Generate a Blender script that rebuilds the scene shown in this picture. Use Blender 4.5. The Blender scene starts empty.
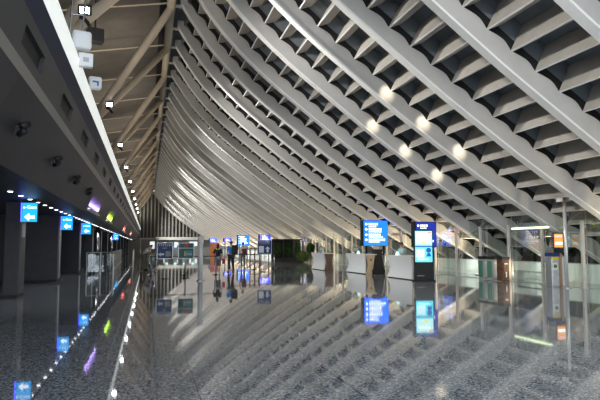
import bpy, bmesh, math, random
from mathutils import Vector, Matrix
random.seed(4)
PI = math.pi
S = bpy.context.scene
COL = S.collection

# ------------------------------------------------------------------ materials
def mat(name, col, rough=.6, metal=0., emit=None, es=0., spec=.5):
    m = bpy.data.materials.new(name); m.use_nodes = True
    b = m.node_tree.nodes['Principled BSDF']
    b.inputs['Base Color'].default_value = (*col, 1)
    b.inputs['Roughness'].default_value = rough
    b.inputs['Metallic'].default_value = metal
    b.inputs['Specular IOR Level'].default_value = spec
    if emit:
        b.inputs['Emission Color'].default_value = (*emit, 1)
        b.inputs['Emission Strength'].default_value = es
    return m

def noisy(name, c1, c2, scale=8., rough=.6, metal=0., stretch=(1, 1, 1), detail=4., bump=0.):
    m = mat(name, c1, rough, metal)
    nt = m.node_tree; N = nt.nodes; L = nt.links
    tc = N.new('ShaderNodeTexCoord'); mp = N.new('ShaderNodeMapping')
    mp.inputs['Scale'].default_value = stretch
    n = N.new('ShaderNodeTexNoise'); n.inputs['Scale'].default_value = scale; n.inputs['Detail'].default_value = detail
    r = N.new('ShaderNodeValToRGB')
    r.color_ramp.elements[0].color = (*c1, 1); r.color_ramp.elements[1].color = (*c2, 1)
    r.color_ramp.elements[0].position = .35; r.color_ramp.elements[1].position = .65
    L.new(tc.outputs['Object'], mp.inputs[0]); L.new(mp.outputs[0], n.inputs['Vector'])
    L.new(n.outputs['Fac'], r.inputs[0]); L.new(r.outputs[0], N['Principled BSDF'].inputs['Base Color'])
    if bump:
        b = N.new('ShaderNodeBump'); b.inputs['Strength'].default_value = bump
        L.new(n.outputs['Fac'], b.inputs['Height']); L.new(b.outputs[0], N['Principled BSDF'].inputs['Normal'])
    return m

def floor_mat():
    m = mat('polished granite', (.05, .055, .06), .035, 0, spec=.5)
    nt = m.node_tree; N = nt.nodes; L = nt.links
    P = N['Principled BSDF']; P.inputs['IOR'].default_value = FLOOR_IOR
    tc = N.new('ShaderNodeTexCoord')
    # crystals of three sizes
    v = N.new('ShaderNodeTexVoronoi'); v.inputs['Scale'].default_value = 55.
    n = N.new('ShaderNodeTexNoise'); n.inputs['Scale'].default_value = 26.; n.inputs['Detail'].default_value = 8.; n.inputs['Roughness'].default_value = .75
    L.new(tc.outputs['Object'], v.inputs['Vector']); L.new(tc.outputs['Object'], n.inputs['Vector'])
    sx = N.new('ShaderNodeSeparateColor'); L.new(v.outputs['Color'], sx.inputs[0])
    mx = N.new('ShaderNodeMath'); mx.operation = 'MULTIPLY_ADD'; mx.inputs[1].default_value = .32
    L.new(sx.outputs[0], mx.inputs[0]); L.new(n.outputs['Fac'], mx.inputs[2])
    r = N.new('ShaderNodeValToRGB'); e = r.color_ramp.elements
    e[0].position = .42; e[0].color = (.03, .036, .042, 1)
    e[1].position = .92; e[1].color = (.66, .70, .73, 1)
    k = e.new(.66); k.color = (.23, .255, .275, 1)
    L.new(mx.outputs[0], r.inputs[0])
    # joints of the slabs
    br = N.new('ShaderNodeTexBrick'); br.offset = 0.
    br.inputs['Scale'].default_value = 1.; br.inputs['Brick Width'].default_value = 1.6; br.inputs['Row Height'].default_value = 1.6
    br.inputs['Mortar Size'].default_value = .006; br.inputs['Color1'].default_value = (1, 1, 1, 1)
    br.inputs['Color2'].default_value = (.88, .88, .88, 1); br.inputs['Mortar'].default_value = (.25, .25, .25, 1)
    mp = N.new('ShaderNodeMapping'); mp.inputs['Location'].default_value = (-.54, .3, 0)
    L.new(tc.outputs['Object'], mp.inputs[0]); L.new(mp.outputs[0], br.inputs['Vector'])
    mm = N.new('ShaderNodeMix'); mm.data_type = 'RGBA'; mm.blend_type = 'MULTIPLY'; mm.inputs[0].default_value = 1.
    L.new(r.outputs[0], mm.inputs[6]); L.new(br.outputs['Color'], mm.inputs[7])
    L.new(mm.outputs[2], P.inputs['Base Color'])
    # very faint waviness of the polish
    n2 = N.new('ShaderNodeTexNoise'); n2.inputs['Scale'].default_value = .7
    L.new(tc.outputs['Object'], n2.inputs['Vector'])
    b = N.new('ShaderNodeBump'); b.inputs['Strength'].default_value = .02; b.inputs['Distance'].default_value = .05
    L.new(n2.outputs['Fac'], b.inputs['Height']); L.new(b.outputs[0], P.inputs['Normal'])
    return m

def glass_mat(name, tint=(.93, .97, .96), ior=1.5, boost=0.):
    m = bpy.data.materials.new(name); m.use_nodes = True
    nt = m.node_tree; N = nt.nodes; L = nt.links; N.remove(N['Principled BSDF'])
    t = N.new('ShaderNodeBsdfTransparent'); t.inputs[0].default_value = (*tint, 1)
    g = N.new('ShaderNodeBsdfGlossy'); g.inputs['Roughness'].default_value = .0
    lw = N.new('ShaderNodeLayerWeight'); lw.inputs[0].default_value = .5
    fr = N.new('ShaderNodeMath'); fr.operation = 'POWER'; fr.inputs[1].default_value = 3.3; L.new(lw.outputs['Facing'], fr.inputs[0])
    ad = N.new('ShaderNodeMath'); ad.operation = 'MULTIPLY_ADD'; ad.inputs[1].default_value = .95; ad.inputs[2].default_value = .04 + boost; ad.use_clamp = True
    mx = N.new('ShaderNodeMixShader')
    L.new(fr.outputs[0], ad.inputs[0]); L.new(ad.outputs[0], mx.inputs[0])
    L.new(t.outputs[0], mx.inputs[1]); L.new(g.outputs[0], mx.inputs[2])
    L.new(mx.outputs[0], N['Material Output'].inputs[0])
    return m

FLOOR_IOR = 1.8
M = dict(
    floor=floor_mat(),
    rib=noisy('painted rib steel', (.45, .445, .435), (.50, .495, .48), 1.5, .8),
    flange=mat('rib edge paint', (.78, .78, .76), .8, spec=.15),
    purlin=noisy('purlin paint', (.42, .395, .355), (.47, .44, .40), 2., .75),
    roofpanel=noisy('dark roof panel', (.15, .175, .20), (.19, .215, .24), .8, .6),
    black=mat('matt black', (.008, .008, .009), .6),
    pipe=noisy('tan painted pipe', (.56, .47, .36), (.64, .54, .42), 1., .4),
    leftroof=noisy('brown grey roof lining', (.15, .137, .125), (.20, .185, .168), .7, .7),
    canted=None, white=mat('white paint', (.78, .80, .80), .45), fascia=mat('glowing white fascia', (.80, .82, .82), .4, 0, (.93, .98, .95), .55),  # fascia: glow added to the white paint so it reads bright
    navy=mat('dark navy steel', (.016, .024, .05), .5, spec=.2),
    slotpanel=noisy('dark grey panel', (.030, .031, .035), (.042, .043, .047), 1., .45),
    ledge=mat('beige grey ledge', (.24, .225, .20), .5),
    soffit=noisy('dark soffit', (.03, .03, .036), (.04, .04, .046), 2., .45),
    pier=noisy('charcoal pier', (.013, .013, .016), (.02, .02, .024), 3., .45),
    chrome=mat('brushed steel', (.62, .63, .65), .22, 1.),
    steel=noisy('satin steel', (.48, .48, .49), (.58, .58, .59), 6., .35, .8),
    lightsteel=mat('light painted steel', (.62, .64, .65), .3, .4),
    post=noisy('warm grey post', (.50, .47, .43), (.58, .55, .50), 4., .35, .3),
    glass=glass_mat('partition glass', (.93, .97, .955), 1.5, .02),
    glass2=glass_mat('barrier glass', (.9, .95, .95), 1.5, .03),
    parapet=noisy('pale aqua glass wall', (.76, .85, .82), (.82, .88, .85), .6, .3),
    counterwhite=None, wood=noisy('tan wood', (.30, .19, .11), (.42, .28, .17), 6., .45, 0, (1, 1, .1)),
    brown=noisy('dark brown wood', (.10, .055, .035), (.16, .09, .055), 6., .45, 0, (1, 1, .1)),
    lightwood=noisy('light wood', (.48, .36, .22), (.58, .44, .28), 6., .45, 0, (1, 1, .1)),
    orange=mat('orange brown panel', (.50, .17, .06), .5),
    screenblue=mat('lit blue screen', (.0, .03, .2), .3, 0, (.008, .14, 1.), 2.0),
    screendeep=mat('lit deep blue screen', (.0, .0, .1), .3, 0, (.05, .08, .95), 1.4),
    mirrordisplay=mat('dim deep blue reflection', (.0, .0, .1), .3, 0, (.03, .06, .62), .6),
    lampblue=mat('lit edge blue', (.0, .0, .1), .3, 0, (.04, .05, 1.), 8.),
    signcyan=mat('lit sky blue sign', (.0, .1, .2), .3, 0, (.0, .38, 1.), 1.3),
    signwhite=mat('lit white glyph', (.8, .8, .8), .3, 0, (1., 1., 1.), 1.6),
    lampwhite=mat('lamp face', (.9, .9, .9), .3, 0, (.86, .94, 1.), 30.),
    down=mat('downlight face', (.9, .9, .9), .3, 0, (.95, .97, 1.), 7.),
    warmlamp=mat('warm lamp face', (.9, .9, .8), .3, 0, (1., .86, .62), 3.),
    cyan=mat('lit cyan screen', (.1, .3, .35), .3, 0, (.05, .75, .95), 1.15),
    palecyan=mat('lit pale screen', (.3, .5, .5), .3, 0, (.55, .93, .93), 1.1),
    yellow=mat('yellow', (.75, .62, .05), .5), yellowlit=mat('lit yellow', (.5, .5, .1), .4, 0, (.95, .85, .15), 1.),
    redlit=mat('lit red', (.5, .02, .02), .4, 0, (1., .08, .05), 1.2),
    navylit=mat('lit navy shape', (.01, .02, .1), .4, 0, (.01, .08, .45), 1.),
    pinklit=mat('lit pink shape', (.5, .3, .4), .4, 0, (.75, .6, .85), 1.),
    orangelit=mat('lit orange picture', (.4, .15, .02), .4, 0, (.95, .42, .08), .9),
    navyposter=mat('navy poster', (.012, .03, .15), .5), posterhead=mat('poster white', (.62, .66, .72), .5),
    postergreen=mat('green poster', (.02, .12, .11), .5), posterteal=mat('teal poster', (.08, .28, .27), .5),
    red=mat('red', (.55, .02, .02), .5), olive=mat('grey green print', (.25, .32, .25), .6),
    leaf=noisy('leaves', (.02, .07, .015), (.07, .17, .04), 9., .6),
    hedge=noisy('hedge leaves', (.05, .11, .015), (.16, .25, .04), 9., .7),
    green=mat('recycling green', (.05, .20, .13), .5), greylabel=mat('grey bin label', (.45, .5, .48), .5),
    bincase=mat('bin grey', (.30, .32, .32), .4), binbrown=noisy('brown bin picture', (.03, .015, .01), (.16, .07, .035), 9., .5),
    skin=mat('skin', (.50, .31, .22), .55), hair=mat('black hair', (.012, .011, .012), .5),
    cblack=mat('black cloth', (.012, .012, .014), .8), cgrey=mat('grey cloth', (.14, .145, .16), .8),
    cblue=mat('blue cloth', (.02, .16, .55), .8), cdark=mat('charcoal cloth', (.02, .02, .026), .8),
    cwhite=mat('white cloth', (.62, .58, .58), .8), cmaroon=mat('maroon cloth', (.13, .03, .035), .8),
    cteal=mat('aqua cloth', (.30, .55, .60), .8), ckhaki=mat('khaki cloth', (.20, .17, .14), .8),
    shoe=mat('white shoe', (.65, .65, .67), .6), blackshoe=mat('black shoe', (.015, .015, .015), .6),
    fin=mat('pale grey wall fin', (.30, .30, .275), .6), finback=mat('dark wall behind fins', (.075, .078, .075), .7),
    lintel=mat('pale lintel', (.74, .73, .69), .5), windowlit=mat('lit opening', (.7, .7, .7), .5, 0, (.92, .97, 1.), .8),
    lime=mat('pale lime tube', (.6, .7, .4), .4, 0, (.85, 1., .6), 1.6), paper=mat('paper notice', (.45, .45, .48), .7),
    rope=mat('black belt', (.02, .02, .025), .7),
)

def canted_mat():
    m = mat('dark canted panels', (.06, .06, .066), .5, spec=.25)
    nt = m.node_tree; N = nt.nodes; L = nt.links
    tc = N.new('ShaderNodeTexCoord'); sp = N.new('ShaderNodeSeparateXYZ'); L.new(tc.outputs['Object'], sp.inputs[0])
    a = N.new('ShaderNodeMath'); a.operation = 'MULTIPLY_ADD'; a.inputs[1].default_value = -.35   # seams lean a little
    L.new(sp.outputs[2], a.inputs[0]); L.new(sp.outputs[1], a.inputs[2])
    d = N.new('ShaderNodeMath'); d.operation = 'DIVIDE'; d.inputs[1].default_value = 1.9; L.new(a.outputs[0], d.inputs[0])
    f = N.new('ShaderNodeMath'); f.operation = 'FRACT'; L.new(d.outputs[0], f.inputs[0])
    c = N.new('ShaderNodeMath'); c.operation = 'LESS_THAN'; c.inputs[1].default_value = .015; L.new(f.outputs[0], c.inputs[0])
    fl = N.new('ShaderNodeMath'); fl.operation = 'FLOOR'; L.new(d.outputs[0], fl.inputs[0])
    wn = N.new('ShaderNodeTexWhiteNoise'); wn.noise_dimensions = '1D'; L.new(fl.outputs[0], wn.inputs['W'])
    m1 = N.new('ShaderNodeMix'); m1.data_type = 'RGBA'; L.new(wn.outputs['Value'], m1.inputs[0])
    m1.inputs[6].default_value = (.026, .026, .030, 1); m1.inputs[7].default_value = (.038, .038, .043, 1)
    m2 = N.new('ShaderNodeMix'); m2.data_type = 'RGBA'; L.new(c.outputs[0], m2.inputs[0]); L.new(m1.outputs[2], m2.inputs[6])
    m2.inputs[7].default_value = (.012, .012, .014, 1)
    L.new(m2.outputs[2], N['Principled BSDF'].inputs['Base Color'])
    return m
M['canted'] = canted_mat()

def corrugated(name, c, pitch):
    m = mat(name, c, .35)
    nt = m.node_tree; N = nt.nodes; L = nt.links
    tc = N.new('ShaderNodeTexCoord'); w = N.new('ShaderNodeTexWave'); w.bands_direction = 'Y'
    w.inputs['Scale'].default_value = 1 / pitch
    L.new(tc.outputs['Object'], w.inputs['Vector'])
    b = N.new('ShaderNodeBump'); b.inputs['Strength'].default_value = .5; b.inputs['Distance'].default_value = .02
    L.new(w.outputs['Fac'], b.inputs['Height']); L.new(b.outputs[0], N['Principled BSDF'].inputs['Normal'])
    return m
M['counterwhite'] = corrugated('white ribbed counter front', (.74, .78, .80), .5)

# ------------------------------------------------------------------ helpers
class MB:
    """collects shapes; build() links them as one mesh object"""
    def __init__(self): self.bm = bmesh.new()
    def box(self, c, s, rot=None, bev=0.):
        mt = Matrix.Translation(c) @ (rot.to_4x4() if rot else Matrix.Identity(4)) @ Matrix.Diagonal((*s, 1))
        r = bmesh.ops.create_cube(self.bm, size=1., matrix=mt)
        if bev:
            es = set(e for v in r['verts'] for e in v.link_edges)
            bmesh.ops.bevel(self.bm, geom=list(es), offset=bev, segments=2, affect='EDGES', profile=.5)
        return self
    def tube(self, a, b, r, r2=None, n=12):
        a = Vector(a); b = Vector(b); d = b - a
        mt = Matrix.Translation((a + b) / 2) @ d.to_track_quat('Z', 'Y').to_matrix().to_4x4()
        bmesh.ops.create_cone(self.bm, cap_ends=True, segments=n, radius1=r, radius2=r if r2 is None else r2, depth=d.length, matrix=mt)
        return self
    def sphere(self, c, r, s=(1, 1, 1), n=14):
        bmesh.ops.create_uvsphere(self.bm, u_segments=n, v_segments=max(6, n * 2 // 3), radius=r, matrix=Matrix.Translation(c) @ Matrix.Diagonal((*s, 1)))
        return self
    def prism(self, poly, y0, y1, axis='y'):
        """poly of (x, z) extruded along y (or (y, z) along x, (x, y) along z)"""
        f = {'y': lambda p, t: (p[0], t, p[1]), 'x': lambda p, t: (t, p[0], p[1]), 'z': lambda p, t: (p[0], p[1], t)}[axis]
        A = [self.bm.verts.new(f(p, y0)) for p in poly]; B = [self.bm.verts.new(f(p, y1)) for p in poly]
        n = len(poly)
        fs = [self.bm.faces.new(A), self.bm.faces.new(B[::-1])]
        for i in range(n): fs.append(self.bm.faces.new((A[i], B[i], B[(i + 1) % n], A[(i + 1) % n])))
        bmesh.ops.recalc_face_normals(self.bm, faces=fs)
        return self
    def lathe(self, prof, c=(0, 0, 0), n=20):
        rings = []
        for r, z in prof: rings.append([self.bm.verts.new((c[0] + r * math.cos(2 * PI * i / n), c[1] + r * math.sin(2 * PI * i / n), c[2] + z)) for i in range(n)])
        for a, b in zip(rings, rings[1:]):
            for i in range(n): self.bm.faces.new((a[i], a[(i + 1) % n], b[(i + 1) % n], b[i]))
        self.bm.faces.new(rings[0][::-1]); self.bm.faces.new(rings[-1])
        return self
    def build(self, name, m, parent=None, loc=None, smooth=False):
        me = bpy.data.meshes.new(name); self.bm.normal_update(); self.bm.to_mesh(me); self.bm.free()
        me.materials.append(m)
        if smooth:
            for p in me.polygons: p.use_smooth = True
        return link(name, me, parent, loc)

def link(name, me, parent=None, loc=None):
    o = bpy.data.objects.new(name, me); COL.objects.link(o)
    if parent: o.parent = parent
    if loc is not None: o.location = loc
    return o

def tag(o, label=None, cat=None, group=None, kind=None):
    if label: o['label'] = label
    if cat: o['category'] = cat
    if group: o['group'] = group
    if kind: o['kind'] = kind
    return o

def thing(name, label, cat, loc=(0, 0, 0), rz=0., group=None):
    o = bpy.data.objects.new(name, None); COL.objects.link(o)
    o.empty_display_size = .2; o.location = loc; o.rotation_euler = (0, 0, rz)
    return tag(o, label, cat, group)

def dup(root, loc, rz=None, label=None):
    r = root.copy(); COL.objects.link(r); r.location = loc
    if rz is not None: r.rotation_euler = (0, 0, rz)
    if label: r['label'] = label
    for ch in list(root.children):
        c = ch.copy(); COL.objects.link(c); c.parent = r
        for g in list(ch.children):
            d = g.copy(); COL.objects.link(d); d.parent = c
    return r

def struct(o): o['kind'] = 'structure'; return o

def light(kind, loc, target, power, color=(1, 1, 1), size=.3, angle=90, blend=.8, size_y=None):
    l = bpy.data.lights.new('lamp_light', kind); l.energy = power; l.color = color
    if kind == 'SPOT': l.spot_size = math.radians(angle); l.spot_blend = blend; l.shadow_soft_size = size
    elif kind == 'AREA':
        l.size = size
        if size_y: l.shape = 'RECTANGLE'; l.size_y = size_y
    else: l.shadow_soft_size = size
    o = bpy.data.objects.new('lamp_light', l); COL.objects.link(o); o.location = loc
    if target is not None: o.rotation_euler = (Vector(target) - Vector(loc)).to_track_quat('-Z', 'Y').to_euler()
    return o

# ------------------------------------------------------------------ roof section (x across the hall, z up)
KEY = [(1.45, 13.4), (2.0, 12.55), (2.9, 11.3), (4.1, 10.02), (5.4, 8.87), (6.8, 7.78), (8.6, 6.42), (9.4, 5.85), (10.9, 4.82), (11.75, 4.25), (13, 3.46), (15.5, 1.95), (17.2, .98), (17.9, .58)]
def catmull(P, n=10):
    out = []
    for i in range(len(P) - 1):
        p0 = Vector(P[max(0, i - 1)]); p1 = Vector(P[i]); p2 = Vector(P[i + 1]); p3 = Vector(P[min(len(P) - 1, i + 2)])
        for k in range(n):
            t = k / n
            out.append(.5 * ((2 * p1) + (-p0 + p2) * t + (2 * p0 - 5 * p1 + 4 * p2 - p3) * t * t + (-p0 + 3 * p1 - 3 * p2 + p3) * t ** 3))
    out.append(Vector(P[-1])); return out
RAW = catmull(KEY)
LEN = [0.]
for a, b in zip(RAW, RAW[1:]): LEN.append(LEN[-1] + (b - a).length)
TOT = LEN[-1]
def at(s):
    s = max(0., min(TOT - 1e-6, s))
    for i in range(len(LEN) - 1):
        if LEN[i + 1] >= s:
            t = (s - LEN[i]) / (LEN[i + 1] - LEN[i]); return RAW[i].lerp(RAW[i + 1], t)
    return RAW[-1]
def frame(s):
    p = at(s); d = (at(s + .25) - at(s - .25)).normalized(); n = Vector((-d.y, d.x))
    if n.y < 0: n = -n
    return p, d, n
PITCH = .88
NP = int((TOT - .7) / PITCH)
Z0 = 3.85; SP = 3.1; NR = 44
ZEND = Z0 + (NR - 1) * SP

# rib web: smooth lower edge, scalloped upper edge that swells at every purlin
low, upp = [], []
steps = int(TOT / .11)
for i in range(steps + 1):
    s = TOT * i / steps
    p, d, n = frame(s)
    ph = ((s - .73) / PITCH) % 1.
    bump = .09 * math.sin(PI * min(1., (ph / .9) ** 1.5)) ** .8 if ph < .9 else 0.
    taper = min(1., .55 + s / 2.5)
    low.append(p); upp.append(p + n * (.46 * taper + bump))
BASE = Vector((17.2, .98))
def rel(p): return (p.x - BASE.x, p.y - BASE.y)
poly_rows = list(zip(low, upp))
def strip_mesh(rows, half, m, name):
    bm = bmesh.new(); V = []
    for a, b in rows:
        a = rel(a); b = rel(b)
        V.append([bm.verts.new((a[0], -half, a[1])), bm.verts.new((b[0], -half, b[1])), bm.verts.new((b[0], half, b[1])), bm.verts.new((a[0], half, a[1]))])
    for A, B in zip(V, V[1:]):
        for j in range(4): bm.faces.new((A[j], A[(j + 1) % 4], B[(j + 1) % 4], B[j]))
    bm.faces.new(V[0][::-1]); bm.faces.new(V[-1])
    bmesh.ops.recalc_face_normals(bm, faces=bm.faces)
    me = bpy.data.meshes.new(name); bm.to_mesh(me); bm.free(); me.materials.append(m); return me
web_me = strip_mesh(poly_rows, .12, M['rib'], 'web')
fl_rows = []
for i in range(0, steps + 1, 2):
    p, d, n = frame(TOT * i / steps); fl_rows.append((p - n * .04, p + n * .02))
flange_me = strip_mesh(fl_rows, .15, M['flange'], 'flange')
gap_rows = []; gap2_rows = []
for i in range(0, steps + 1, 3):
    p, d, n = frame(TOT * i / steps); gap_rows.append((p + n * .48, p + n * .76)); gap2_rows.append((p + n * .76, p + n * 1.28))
gap_me = strip_mesh(gap_rows, .08, M['black'], 'void_shade')  # black strip stands in for the shaded void above the rib
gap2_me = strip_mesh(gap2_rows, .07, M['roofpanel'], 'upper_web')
arm = MB(); arm.box((1.17 - BASE.x, 0, 13.33 - BASE.y), (.85, .16, .10)); arm.box((1.55 - BASE.x, 0, 13.55 - BASE.y), (.35, .14, .5))
pm = MB()
SEC = [(-.15, .86), (-.02, .0), (.03, .0), (.25, .40), (.25, .86)]
pm.prism(SEC, .10, SP - .10)
pm_me = bpy.data.meshes.new('purlin'); pm.bm.normal_update(); pm.bm.to_mesh(pm_me); pm.bm.free(); pm_me.materials.append(M['purlin']); pm_me.materials.append(M['flange'])
for p in pm_me.polygons:
    if p.normal.z < -.98: p.material_index = 1

rib_label = 'curved pale grey roof rib with scalloped upper edge, swooping from ridge to right parapet'
rib0 = thing('roof_rib', rib_label, 'roof rib', (BASE.x, Z0, BASE.y), 0, 'curved roof ribs of the hall')
link('web', web_me, rib0); link('flange', flange_me, rib0); link('shade_strip', gap_me, rib0); link('upper_web', gap2_me, rib0)
arm.build('ridge_arm', M['rib'], rib0)
for j in range(NP):
    s = .73 + PITCH * j
    p, d, n = frame(s)
    o = link('purlin', pm_me, rib0)
    q = p + n * .46
    o.location = (q.x - BASE.x, 0, q.y - BASE.y)
    o.rotation_euler = (0, math.atan2(n.x, n.y), 0)
RIBS = [rib0]
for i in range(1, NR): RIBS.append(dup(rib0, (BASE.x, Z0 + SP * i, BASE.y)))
for r in (RIBS[-1],):
    for ch in list(r.children):
        if ch.name.startswith('purlin'): bpy.data.objects.remove(ch)

# roof sheet above the ribs
sheet = [frame(TOT * i / 60) for i in range(61)]
inner = [Vector((.55, 14.2)), Vector((1.9, 14.25))] + [p + n * 1.30 for p, d, n in sheet if (p + n * 1.30).x > 2.2]
outer = [p + Vector((.05, .14)) for p in inner]
bm = bmesh.new()
V = [[bm.verts.new((p.x, y, p.y)) for y in (-3., ZEND + .6)] for p in inner]
W = [[bm.verts.new((p.x, y, p.y)) for y in (-3., ZEND + .6)] for p in outer]
for R_ in (V, W):
    for A, B in zip(R_, R_[1:]): bm.faces.new((A[0], A[1], B[1], B[0]))
for j in (0, 1):
    for i in range(len(V) - 1): bm.faces.new((V[i][j], V[i + 1][j], W[i + 1][j], W[i][j]))
bm.faces.new((V[0][0], V[0][1], W[0][1], W[0][0])); bm.faces.new((V[-1][0], V[-1][1], W[-1][1], W[-1][0]))
bmesh.ops.recalc_face_normals(bm, faces=bm.faces)
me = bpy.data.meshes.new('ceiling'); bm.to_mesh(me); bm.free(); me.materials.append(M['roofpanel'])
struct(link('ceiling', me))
b = MB(); b.prism([(.56, 14.2), (-8.2, 12.3), (-8.2, 12.45), (.56, 14.36)], -3, ZEND + .6)
struct(b.build('ceiling_left', M['leftroof']))

# ridge pipe
rb = MB(); rb.tube((.92, -2, 13.3), (.92, ZEND, 13.3), .2, n=16)
tag(rb.build('ridge_pipe', M['pipe'], smooth=True), 'long tan steel pipe running along the ridge where ribs and struts meet', 'pipe')
rb = MB(); rb.box((.55, ZEND / 2, 13.75), (.3, ZEND, .55))  # black box stands in for the dark gap beside the ridge pipe
tag(rb.build('ridge_gap', M['black']), 'black strip standing for the dark gap beside the ridge pipe', 'dark gap')

# V-shaped pipe struts and the floodlights at their feet
def ribz(k): return 28.65 + (k - 1) * SP
NODE = (-3.05, 7.75)
strut0 = None
LAMPS = []
k = -6
first = True
while ribz(k) < ZEND - 3:
    z = ribz(k)
    def mk(parent, dz):
        t = MB(); t.tube((0, 0, 0), (.92 - NODE[0], dz, 13.2 - NODE[1]), .195, n=16)
        return t.build('strut_pipe', M['pipe'], parent, smooth=True)
    if strut0 is None:
        strut0 = thing('strut_pair', 'pair of tan steel pipes in a V, rising from left edge to ridge', 'strut', (NODE[0], z, NODE[1]), 0, 'tan V-shaped roof struts')
        mk(strut0, -SP); mk(strut0, SP)
        t = MB(); t.sphere((0, 0, 0), .26); t.tube((0, 0, -1.0), (0, 0, .05), .14); t.build('foot_joint', M['pipe'], strut0, smooth=True)
    else: dup(strut0, (NODE[0], z, NODE[1]))
    LAMPS.append(z); k += 4
# thin rods crossing beneath the left roof
rod0 = None
for k in range(-6, 36):
    if k % 2 == 0: continue
    if rod0 is None:
        t = MB(); t.tube((.8, 0, 13.45), (-7.8, 0, 11.9), .045, n=8)
        rod0 = tag(t.build('tie_rod', M['pipe'], loc=(0, ribz(k), 0)), 'thin tan rod crossing under the left roof from the ridge pipe', 'rod', 'thin tie rods under the left roof')
    else:
        o = rod0.copy(); COL.objects.link(o); o.location = (0, ribz(k), 0)

# ------------------------------------------------------------------ floor and shell
b = MB(); b.box((4.7, 67, -.1), (27.4, 150, .2)); struct(b.build('floor', M['floor']))
# end wall: polygon under the roof curve with upright fins
prof = [p + n * .9 for p, d, n in [frame(TOT * i / 30) for i in range(31)]]
poly = [(-8.2, 3.4), (-8.2, 12.4), (.5, 14.2)] + [(p.x, p.y) for p in prof if p.y > 3.5 and p.x > 1.] + [(15.2, 3.4)]
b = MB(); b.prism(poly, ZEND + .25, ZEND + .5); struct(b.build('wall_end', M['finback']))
def roof_z(x):
    if x < .6: return 14.1 + (x - .6) * .21
    best = 14.1
    for i in range(60):
        p, d, n = sheet[i]
        q = p + n * .7
        if q.x >= x: best = q.y; break
    return min(best, 14.)
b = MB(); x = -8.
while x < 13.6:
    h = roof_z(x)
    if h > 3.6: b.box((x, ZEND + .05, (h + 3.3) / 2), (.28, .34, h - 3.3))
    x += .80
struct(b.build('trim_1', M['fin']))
b = MB(); b.box((9.4, ZEND - .6, 3.2), (14.9, 1.2, .65)); struct(b.build('trim_2', M['lintel']))
b = MB(); b.box((4.7, ZEND + .6, 1.7), (27, .3, 3.5)); struct(b.build('wall_end_lower', M['fin']))

# left side: soffit, canted wall, ledge, slotted band, navy band, white fascia (x, z)
L0 = (-2.27, 2.785); L1 = (-1.80, 3.95); L2 = (-1.747, 4.10); L3 = (-1.616, 4.70); L4 = (-1.52, 5.035); L5 = (-1.475, 5.475)
def band(name, a, c, m, t=.25):
    b = MB(); b.prism([a, c, (c[0] - t, c[1]), (a[0] - t, a[1])], -3, ZEND - .1); return struct(b.build(name, m))
b = MB(); b.prism([L0, (-8.1, 2.785), (-8.1, 3.05), (L0[0], 3.05)], -3, ZEND - .1); struct(b.build('ceiling_soffit', M['soffit']))
b = MB(); b.prism([(L0[0] + .0, L0[1]), L1, (L1[0] - .25, L1[1]), (L0[0] - .25, L0[1] + .26)], -3, ZEND - .1); struct(b.build('wall_left', M['canted']))
band('trim_3', L1, L2, M['ledge']); 
# slotted band with real openings
b = MB()
slots = []
zc = 1.83
edges = [-3.]
while zc < ZEND - 3:
    edges += [zc - .75, zc + .75]; slots.append(zc); zc += 3.69
edges.append(ZEND - .1)
mz = lambda t: (L2[0] + (L3[0] - L2[0]) * t, L2[1] + (L3[1] - L2[1]) * t)
for a, c in ((0, .26), (.72, 1.)):
    A = mz(a); B = mz(c); b.prism([A, B, (B[0] - .2, B[1]), (A[0] - .2, A[1])], -3, ZEND - .1)
for i in range(0, len(edges), 2):
    A = mz(.26); B = mz(.72); b.prism([A, B, (B[0] - .2, B[1]), (A[0] - .2, A[1])], edges[i], edges[i + 1])
struct(b.build('trim_4', M['slotpanel']))
A = mz(.05); B = mz(.95); b = MB(); b.prism([(A[0] - .07, A[1]), (B[0] - .07, B[1]), (B[0] - .15, B[1]), (A[0] - .15, A[1])], -3, ZEND - .1); struct(b.build('trim_5', M['black']))
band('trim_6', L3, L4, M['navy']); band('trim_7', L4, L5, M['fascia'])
b = MB(); b.prism([(-1.75, 5.3), (-8.1, 5.3), (-8.1, 5.42), (-1.75, 5.42)], -3, ZEND - .1); struct(b.build('floor_upper', M['soffit']))
b = MB(); b.box((-8.3, 67, 6.4), (.3, 141, 12.8)); struct(b.build('wall_left_back', M['soffit']))

# right: parapet and dark outer wall
b = MB(); b.box((17.35, 67, .38), (.12, 141, .76)); struct(b.build('wall_right', M['parapet']))
b = MB(); b.box((17.35, 67, .775), (.16, 141, .03)); struct(b.build('trim_8', M['steel']))
b = MB(); b.box((18.6, 67, 1.2), (.2, 141, 2.6)); struct(b.build('wall_right_outer', M['black']))

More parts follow.
